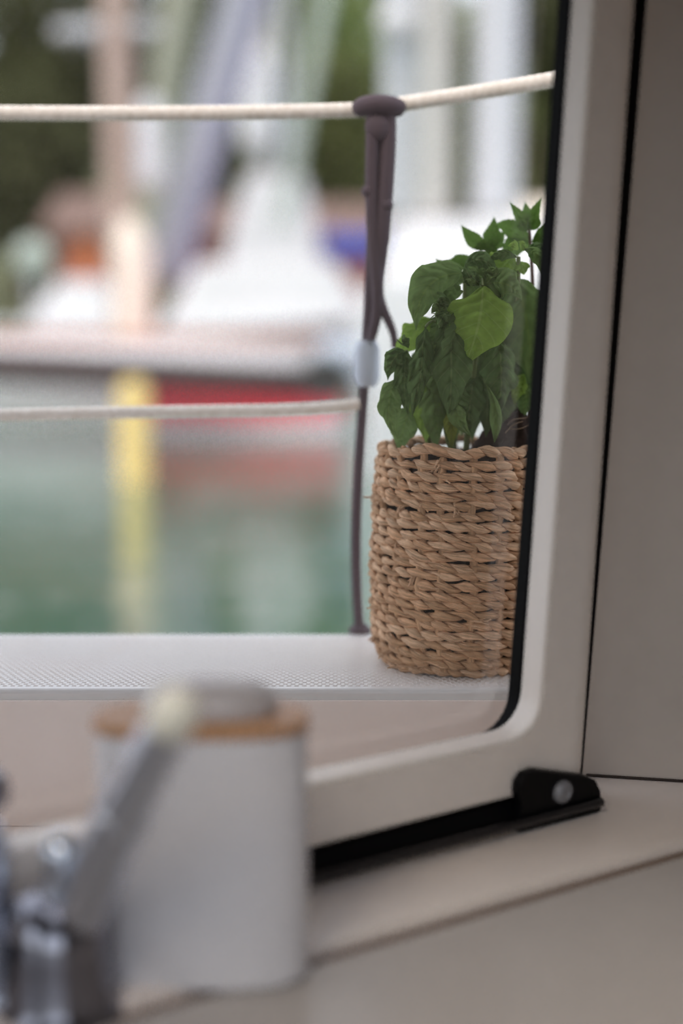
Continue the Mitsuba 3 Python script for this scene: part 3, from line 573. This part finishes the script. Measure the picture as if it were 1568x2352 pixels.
# ------------------------------------------------------------------ boats across the water
mat('m_boatwhite', (0.68, 0.675, 0.675), 0.3); mat('m_boatcream', (0.78, 0.68, 0.56), 0.5); mat('m_brown', (0.05, 0.030, 0.028), 0.5); mat('m_red', (0.85, 0.07, 0.10), 0.4)
mat('m_boot', (0.80, 0.72, 0.70), 0.5); mat('m_woodtrim', (0.48, 0.22, 0.13), 0.5); mat('m_galv', (0.70, 0.77, 0.88), 0.5); mat('m_darkmetal', (0.03, 0.028, 0.026), 0.5)
mat('m_mastwood', (0.36, 0.26, 0.21), 0.5); mat('m_mastgrey', (0.47, 0.485, 0.50), 0.4); mat('m_mastwhite', (0.54, 0.54, 0.56), 0.35); mat('m_mastbeige', (0.46, 0.445, 0.41), 0.45)
mat('m_sailgreen', (0.33, 0.34, 0.25), 0.8); mat('m_sailblue', (0.31, 0.32, 0.36), 0.8); mat('m_uvstrip', (0.24, 0.24, 0.33), 0.8); mat('m_bluecover', (0.06, 0.08, 0.34), 0.8)
mat('m_offwhite', (0.60, 0.595, 0.60), 0.35)
mat('m_yellow', (0.74, 0.55, 0.20), 0.5); mat('m_window', (0.03, 0.035, 0.04), 0.1); mat('m_palegreen', (0.40, 0.46, 0.39), 0.5); mat('m_skin_orange', (0.60, 0.20, 0.06), 0.7)
def hull(x0, x1, yc, beam, z0, z1, bow=1, rake=0.5, sheer=0.15, n=40, flare=1.0):
    """Boat hull along x; bow=+1: pointed at x1, -1: at x0. Levels from the waterline up."""
    L = x1 - x0; lv = [(-0.25, 0.55), (0.0, 0.72), (0.35, 0.88), (0.7, 0.97), (1.0, 1.0)]
    V = []; t = np.linspace(0, 1, n)
    for h, wd in lv:
        z = z0 + (z1 - z0) * h
        hw = beam / 2 * (1 - (1 - wd) * flare) * np.power(np.clip(1 - np.power(np.clip((t - 0.35) / 0.65, 0, 1), 2.2), 0, 1), 0.8) * (0.80 + 0.2 * np.clip(t / 0.35, 0, 1))
        end = rake * (1 - h)
        x = t * (L - end)
        zz = z + sheer * np.power(t, 2) * max(h, 0)
        V.append(np.vstack([np.stack([x, hw, zz], 1), np.stack([x, -hw, zz], 1)[::-1]]))
    m2 = 2 * n; v = np.vstack(V); f = []
    for i in range(len(lv) - 1):
        for j in range(m2):
            a, b_ = i * m2 + j, i * m2 + (j + 1) % m2
            f += [(a, b_, b_ + m2), (a, b_ + m2, a + m2)]
    k = (len(lv) - 1) * m2
    for j in range(n - 1):
        f += [(k + j, k + j + 1, k + m2 - 2 - j), (k + j, k + m2 - 2 - j, k + m2 - 1 - j)]
    v[:, 0] = x0 + v[:, 0] if bow > 0 else x1 - v[:, 0]
    v[:, 1] += yc
    m = trimesh.Trimesh(v, f, process=False); m.fix_normals(); return m
def sheerline(x0, x1, yc, beam, z, bow=1, sheer=0.15, n=40, side=-1):
    L = x1 - x0; t = np.linspace(0, 1, n)
    hw = beam / 2 * np.power(np.clip(1 - np.power(np.clip((t - 0.35) / 0.65, 0, 1), 2.2), 0, 1), 0.8) * (0.80 + 0.2 * np.clip(t / 0.35, 0, 1))
    x = x0 + t * L if bow > 0 else x1 - t * L
    return np.stack([x, yc + side * hw, z + sheer * t ** 2], 1)
def cabin(x0, x1, yc, w, z0, z1, slope=0.25, r=0.12):
    p0 = sbox(x0, yc - w / 2, x1, yc + w / 2).buffer(-r).buffer(r); p1 = sbox(x0 + slope * (z1 - z0), yc - w / 2 + .06, x1 - slope * (z1 - z0), yc + w / 2 - .06).buffer(-r).buffer(r)
    return loft([(p0, z0), (p1, z1 - r * .5), (p1.buffer(-r * .6), z1)], 80)
def mast(parent, x, y, z0, z1, r, m, name='mast', top=None):
    put(parent, name, tube(np.array([[x, y, z0], [x, y, (z0 + z1) / 2], [(x if top is None else top), y, z1]]), r, 20), m, smooth=50)
def Z(v, Y): return at(784, v, Y)[2]
def X(u, Y): return at(u, 758, Y)[0]

# red boat with pale boot top
rb = thing('motor_boat', 'small red hulled boat with a pale stripe at the waterline, seen past the lower lifeline', 'boat')
Yr = 12.7
put(rb, 'hull', hull(X(330, Yr), X(800, Yr), Yr + .75, 1.5, Z(992, Yr), Z(872, Yr), bow=1, rake=.12, sheer=0, flare=.1), 'm_red', smooth=40)
put(rb, 'boot_stripe', hull(X(332, Yr), X(795, Yr), Yr + .75, 1.51, Z(1012, Yr), Z(968, Yr), bow=1, rake=.02, sheer=0, flare=.0), 'm_boot', smooth=40, label='pale stripe at the waterline')
put(rb, 'gunwale', tube(sheerline(X(330, Yr), X(800, Yr), Yr + .75, 1.5, Z(872, Yr), sheer=0), .03, 10), 'm_brown', smooth=50)
put(rb, 'thwart', box(X(450, Yr), X(520, Yr), Yr + .1, Yr + 1.4, Z(872, Yr) - .06, Z(872, Yr) - .01), 'm_woodtrim', smooth=False)
# white bow with brown rubbing strake and anchor
wb_ = thing('sailing_boat', 'white boat bow with a brown rubbing strake reaching in from the left', 'boat')
Yw = 10.5
pxm = F_PX / Yw
def bowshell():
    n = 60; t = np.linspace(0, 1, n)
    xs = X(-1100, Yw) + t * (X(735, Yw) - X(-1100, Yw))
    hw = 1.1 * np.power(np.clip(1 - np.power(t, 3.0), 0, 1), 0.7) + 0.10
    zt = Z(772, Yw) + 0.03 - 0.07 * t; zb = Z(862, Yw) + 0.06 - 0.17 * np.clip((t - 0.55) / 0.45, 0, 1) ** 1.3
    V = []
    for h in (0, 0.5, 1.0):
        z = zb + (zt - zb) * h; w_ = hw * (1.05 - 0.35 * h)
        V.append(np.vstack([np.stack([xs, Yw + 1.2 - w_, z], 1), np.stack([xs, Yw + 1.2 + w_, z], 1)[::-1]]))
    m2 = 2 * n; f = []
    for i in range(2):
        for j in range(m2):
            a, b_ = i * m2 + j, i * m2 + (j + 1) % m2; f += [(a, b_, b_ + m2), (a, b_ + m2, a + m2)]
    for k, s in ((0, -1), (2 * m2, 1)):
        for j in range(n - 1): f += [(k + j, k + j + 1, k + m2 - 2 - j), (k + j, k + m2 - 2 - j, k + m2 - 1 - j)]
    m = trimesh.Trimesh(np.vstack(V), f, process=False); m.fix_normals()
    return m, np.stack([xs, Yw + 1.2 - hw * 1.05, zb], 1), np.stack([xs, Yw + 1.2 - hw * 0.70, zt], 1)
m, low, high = bowshell()
put(wb_, 'bow', m, 'm_offwhite', smooth=40)
put(wb_, 'rubbing_strake', tube(low + np.array([0, 0, .01]), 0.125, 14), 'm_brown', smooth=50, label='brown rubbing strake')
put(wb_, 'toe_rail', tube(high[25:], 0.034, 10), 'm_woodtrim', smooth=50)
put(wb_, 'forefoot', hull(X(-2600, Yw), X(-420, Yw), Yw + 1.2, 1.9, 0.02, Z(850, Yw), bow=1, rake=1.2, sheer=0), 'm_boatwhite', smooth=40, label='white hull below the strake')
anc = thing('anchor', 'grey anchor with dark roller hanging at the white bow', 'anchor')
put(anc, 'shank', tube(resample([at(735, 800, Yw + .6), at(790, 806, Yw + .6), at(850, 800, Yw + .6)], 12), .07, 12), 'm_galv', smooth=50)
fl = loft([(Polygon([(-.22, -.1), (.2, -.16), (.24, .16), (-.18, .12)]), -.03), (Polygon([(-.18, -.06), (.16, -.12), (.2, .12), (-.14, .08)]), .05)], 24)
put(anc, 'fluke', frame_to(fl, at(835, 845, Yw + .85), np.array([.5, 0, -.85]), np.array([.85, 0, .5]), np.array([0, -1., 0])), 'm_galv', smooth=30)
put(anc, 'roller', frame_to(lathe([(0, -.16), (.19, -.16), (.16, 0), (.19, .16), (0, .16)], 24), at(748, 868, Yw + .85), np.array([1., 0, 0]), np.array([0, 0, 1.]), np.array([0, -1., 0])), 'm_darkmetal', smooth=40)
# mooring post
Yp = 8.94
pp = at(308, 1000, Yp); pp[2] = -0.6
post = thing('mooring_post', 'yellow round mooring post standing in the water', 'post')
put(post, 'shaft', lathe([(0, 0), (.100, 0), (.100, 1.17), (.085, 1.21), (.05, 1.235), (0, 1.245)], 32).apply_translation(pp), 'm_yellow', smooth=40)
# wooden mast with sail bundle, on a low cream boat
wm = thing('wooden_ketch', 'boat with brown wooden mast and cream sail bundle at the left', 'boat')
Ym = 14.5
put(wm, 'mast', tube(np.array([at(292, 790, Ym), at(278, 450, Ym), at(264, 0, Ym), at(258, -300, Ym)]), .155, 20), 'm_mastwood', smooth=50)
put(wm, 'sail_bundle', tube(resample([at(310, 800, Ym - .2), at(308, 680, Ym - .2), at(302, 560, Ym - .2), at(290, 500, Ym - .2)], 20), np.r_[np.full(15, .19), np.linspace(.19, .08, 5)], 18), 'm_boatcream', smooth=50, label='cream sail bundle round the foot of the mast')
put(wm, 'spreader', tube(np.array([at(125, 72, Ym), at(250, 66, Ym), at(370, 66, Ym)]), [.06, .085, .06], 12), 'm_mastgrey', smooth=50)
put(wm, 'hull', hull(X(-500, Ym), X(520, Ym), Ym + 1.0, 1.8, 0.02, Z(790, Ym), bow=-1, rake=.5, sheer=.1), 'm_boatwhite', smooth=40)
# white cruisers behind
def cruiser(name, label, u0, u1, Y, vdeck, bow, cab, group=None):
    t = thing(name, label, 'boat', group)
    x0, x1 = X(u0, Y), X(u1, Y)
    put(t, 'hull', hull(x0, x1, Y + 1.4, 2.6, 0.02, Z(vdeck, Y), bow=bow, rake=1.0, sheer=.25), 'm_boatwhite', smooth=40)
    put(t, 'rubbing_strake', tube(sheerline(x0, x1, Y + 1.4, 2.62, Z(vdeck, Y) - .12, bow=bow, sheer=.25), .04, 8), 'm_darkmetal', smooth=50)
    for (a, b_, vt, sl) in cab:
        put(t, 'cabin', cabin(X(a, Y), X(b_, Y), Y + 1.4, 1.9, Z(vdeck, Y) - .1, Z(vt, Y), sl), 'm_boatwhite', smooth=40)
    return t
Yc = 20.0
c1 = cruiser('cabin_cruiser', 'white cabin boat low in the water at the left edge behind the mooring post', -420, 345, Yc, 752, -1, [(10, 330, 640, .8)])
c2 = cruiser('cabin_cruiser', 'large white cabin boat with tall wheelhouse in the middle distance', 345, 960, Yc - 1.0, 752, 1, [(345, 870, 598, .55)])
put(c2, 'wheelhouse', cabin(X(505, Yc - 1), X(745, Yc - 1), Yc + .4, 1.5, Z(610, Yc - 1), Z(388, Yc - 1), .22), 'm_offwhite', smooth=40)
put(c2, 'sail_cover', tube(resample([at(745, 560, Yc - .2), at(800, 565, Yc - .2), at(870, 560, Yc - .2), at(900, 552, Yc - .2)], 14), .19, 14), 'm_bluecover', smooth=50, label='blue folded sail cover')
for i, (u, r, mm, lab) in enumerate([(603, .13, 'm_mastbeige', ''), (655, .07, 'm_mastgrey', '')]):
    put(c2, 'mast', tube(np.array([at(u + 4, 500, Yc), at(u, 0, Yc), at(u - 2, -300, Yc)]), r, 18), mm, smooth=50)
put(c2, 'radar', trimesh.creation.capsule(height=.9, radius=.24, count=[20, 20]).apply_translation(at(592, 235, Yc - .3)), 'm_offwhite', smooth=50, label='white rounded radar housing on the mast')
# furled sails
def furl(label, pts, Y, r, m, strip=None):
    t = thing('furled_sail', label, 'sail')
    p = resample([at(u, v, Y) for u, v in pts], 24)
    put(t, 'sail', tube(p, r, 16), m, smooth=50)
    if strip: put(t, 'strip', tube(p + np.array([r * .75, -r * .5, 0]), r * .45, 10), strip, smooth=50, label='violet edge strip')
Yf = 15.5
furl('olive beige furled sail slanting up from behind the wooden mast', [(425, -150), (405, 60), (375, 260), (345, 520), (335, 640)], Yf, .19, 'm_sailgreen')
furl('blue grey furled sail with violet edge slanting steeply in the middle', [(585, -160), (540, 60), (470, 300), (415, 500), (375, 640)], Yf - .6, .22, 'm_sailblue', 'm_uvstrip')
furl('pale thin furled sail slanting right of the middle masts', [(770, -120), (735, 60), (700, 240), (650, 520)], Yf + 1.2, .08, 'm_palegreen')
solo('radar_reflector', trimesh.creation.capsule(height=.62, radius=.13, count=[20, 20]).apply_translation(at(345, 330, Ym - .4)), 'm_offwhite', 'white oval radar reflector hanging right of the wooden mast', 'radar reflector', smooth=50)
mk = thing('channel_marker', 'pale green round topmark on a thin pole at the far left', 'marker')
mc = at(75, 590, Yc - 2.2)
put(mk, 'topmark', trimesh.creation.icosphere(3, .22).apply_translation(mc), 'm_palegreen', smooth=True)
put(mk, 'pole', tube(np.array([[mc[0], mc[1], -.4], [mc[0], mc[1], .5], mc]), .035, 10), 'm_mastgrey', smooth=50)
# right yacht behind the basket
Yy = 8.5
ry = thing('sailing_yacht', 'white sailing yacht with three tall masts behind the basket', 'boat')
put(ry, 'hull', hull(X(846, Yy), X(3600, Yy), Yy + 1.2, 2.2, 0.02, Z(640, Yy), bow=1, rake=.6, sheer=.1), 'm_boatwhite', smooth=40)
put(ry, 'cabin', cabin(X(885, Yy), X(2300, Yy), Yy + 1.3, 1.5, Z(660, Yy), Z(478, Yy), .12), 'm_boatwhite', smooth=40)
put(ry, 'spray_hood', cabin(X(1150, Yy), X(1420, Yy), Yy + 1.5, 1.4, Z(500, Yy), Z(428, Yy), .3), 'm_boatcream', smooth=40)
put(ry, 'mast', tube(np.array([at(918, 490, Yy + 1.2), at(922, 0, Yy + 1.2), at(924, -200, Yy + 1.2)]), .115, 20), 'm_mastgrey', smooth=50)
put(ry, 'mast', tube(np.array([at(998, 490, Yy + 1.0), at(1003, 0, Yy + 1.0), at(1005, -200, Yy + 1.0)]), .115, 20), 'm_mastbeige', smooth=50)
put(ry, 'mast', tube(np.array([at(1134, 490, Yy + .8), at(1145, 0, Yy + .8), at(1150, -200, Yy + .8)]), .140, 20), 'm_mastwhite', smooth=50)
put(ry, 'radar_dome', trimesh.creation.icosphere(3, .12).apply_transform(np.diag([1, 1, .8, 1])).apply_translation(at(912, 50, Yy + .95)), 'm_boatwhite', smooth=True)

# ------------------------------------------------------------------ shore: bank, boathouses, trees
mat('m_bank', speck((0.10, 0.11, 0.055), 0.8, 0.7), 0.95); mat('m_trunk', (0.09, 0.065, 0.045), 0.9)
mat('m_housewall', (0.22, 0.075, 0.055), 0.8); mat('m_houseroof', (0.16, 0.10, 0.08), 0.8); mat('m_door', (0.55, 0.16, 0.05), 0.7)
g_ = np.linspace(0, 1, 40); GX, GY = np.meshgrid(np.linspace(-45, 45, 60), np.linspace(38, 95, 40))
GZ = -0.4 + 1.6 * np.clip((GY - 38) / 4, 0, 1) + 0.30 * np.clip(GY - 46, 0, None) + 2.0 * (meshkit.fbm(np.stack([GX * .12, GY * .12, GX * 0], -1), 3) - .5)
nq = 60; i, j = np.meshgrid(np.arange(39), np.arange(59), indexing='ij'); a = i * nq + j
q = np.stack([a, a + 1, a + nq + 1, a + nq], -1).reshape(-1, 4)
solo('terrain', trimesh.Trimesh(np.stack([GX, GY, GZ], -1).reshape(-1, 3), np.vstack([q[:, [0, 1, 2]], q[:, [0, 2, 3]]]), process=False), 'm_bank', 'dark wooded bank rising behind the boats', 'bank', smooth=True, kind='structure')
def house(name, label, u0, u1, Y, v_eave, v_ridge, depth=5.0, door=None):
    t = thing(name, label, 'building'); x0, x1 = X(u0, Y), X(u1, Y); ze, zr = Z(v_eave, Y), Z(v_ridge, Y)
    put(t, 'wall', box(x0, x1, Y, Y + depth, 0.0, ze), 'm_housewall', smooth=False)
    rf = extrude_polygon(Polygon([(Y - .5, ze - .1), (Y + depth / 2, zr), (Y + depth + .5, ze - .1), (Y + depth + .4, ze + .1), (Y + depth / 2, zr + .2), (Y - .4, ze + .1)][::-1]).buffer(0), x1 - x0 + .6, engine='earcut')
    put(t, 'roof', frame_to(rf, np.array([x0 - .3, 0, 0]), np.array([0, 1, 0.]), np.array([0, 0, 1.]), np.array([1, 0, 0.])), 'm_houseroof', smooth=False)
    if door: put(t, 'door', box(X(door[0], Y), X(door[1], Y), Y - .08, Y + .02, Z(door[3], Y), Z(door[2], Y)), 'm_door', smooth=False, label='orange door')
house('boathouse', 'reddish boathouse with orange door at the far left shore', 130, 262, 40, 530, 440, door=(178, 226, 535, 640))
house('boathouse', 'dark red boathouse between the slanting furled sails', 400, 545, 41, 535, 462)
house('boathouse', 'brownish red boathouse left of the dark strap', 690, 870, 42, 540, 462)
def foliage(key, c, trans):
    c = mi.Color3f(*c)
    scene[key] = {'type': 'principledthin', 'base_color': mikit.proc(lambda p, n, uv: c * (0.45 + 1.1 * mikit.fbm(p.x * .7, p.y * .7, p.z * .7))), 'roughness': .7, 'diff_trans': trans, 'spec_trans': 0.0}
    return key
FO = [foliage('m_fol_dark', (0.105, 0.110, 0.055), .6), foliage('m_fol_mid', (0.19, 0.215, 0.085), .7), foliage('m_fol_light', (0.29, 0.36, 0.14), .8)]
def crown(c, rx, rz, n, size, rg):
    d = rg.normal(size=(n, 3)); d /= np.linalg.norm(d, axis=1, keepdims=True)
    lump = 0.75 + 0.5 * meshkit.fbm(d * 1.8 + c, 3)
    p = c + d * (rg.random((n, 1)) ** 0.35) * lump[:, None] * np.array([rx, rx, rz])
    a = rg.normal(size=(n, 3)); a /= np.linalg.norm(a, axis=1, keepdims=True); b_ = np.cross(a, rg.normal(size=(n, 3))); b_ /= np.linalg.norm(b_, axis=1, keepdims=True)
    s = size * (.6 + .8 * rg.random((n, 1)))
    v = np.stack([p - a * s, p + b_ * s * .6, p + a * s, p - b_ * s * .6], 1).reshape(-1, 3)
    k = np.arange(n) * 4
    return trimesh.Trimesh(v, np.vstack([np.stack([k, k + 1, k + 2], 1), np.stack([k, k + 2, k + 3], 1)]), process=False)
trees = [  # u, v of the crown's centre, distance, radius across, radius up, tone
    (40, 380, 47, 2.6, 3.0, 0, 'dark olive tree at the far left, low crown'), (150, 60, 52, 3.2, 3.6, 0, 'dark tree in the top left corner behind the spreader'), (60, 210, 50, 1.7, 1.3, 1, 'mossy green bush crown at the left edge above the lifeline'),
    (-80, 140, 55, 3.0, 4.5, 0, 'tall dark tree cut by the left edge'), (220, 330, 54, 2.6, 3.4, 0, 'dark olive tree behind the wooden mast'), (420, 150, 53, 2.8, 4.0, 0, 'olive tree behind the slanting sails, higher'),
    (400, 420, 49, 2.0, 1.8, 0, 'shadowed low tree between the slanting sails'), (560, 330, 51, 2.2, 3.0, 1, 'green tree behind the grey mast in the middle'), (690, 60, 52, 2.3, 3.0, 2, 'light green tree at the top right of the middle masts'),
    (780, 330, 50, 2.1, 3.0, 1, 'yellowish green tree left of the dark strap'), (840, 60, 56, 2.6, 3.4, 2, 'light green tree at the top left of the grey yacht mast'), (560, 40, 56, 2.6, 3.2, 2, 'pale green tree at the top behind the blue grey sail'),
    (1060, 300, 52, 2.4, 4.2, 1, 'green tree between the yacht masts'), (1240, 60, 54, 2.2, 3.0, 0, 'dark green tree at the top right beside the window edge'), (1240, 320, 50, 2.0, 2.4, 1, 'green tree at the right above the mint sprig'), (1400, 200, 55, 3.2, 4.5, 0, 'tree mostly hidden by the window frame at right'), (940, 200, 56, 2.8, 4.4, 1, 'tree behind the grey yacht mast')]
placed = [(X(a, Y), Y + 2.5, 3.0) for a, Y in ((196, 40), (440, 41), (505, 41), (735, 42), (825, 42))]      # the boathouses
for u, v, Y, rx, rz, tone, lab in trees:
    for Yt in np.arange(46, 94, 1.0):              # the nearest free place along that line of sight
        k = Yt / 50; c = at(u, v, Yt)
        if all(np.hypot(c[0] - q[0], c[1] - q[1]) > 1.12 * (rx * k + q[2]) for q in placed): break
    Y, rx, rz = Yt, rx * k, rz * k; placed.append((c[0], c[1], rx))
    rg = np.random.default_rng(int(u + 1000)); c = at(u, v, Y)
    t = thing('tree', lab, 'tree')
    put(t, 'crown', crown(c, rx, rz, 2600, .26, rg), FO[tone], smooth=False)
    put(t, 'trunk', tube(np.array([[c[0], c[1] + .2, 0.6], [c[0] + .1, c[1] + .1, c[2] * .6], c]), [.24, .18, .08], 10), 'm_trunk', smooth=50)
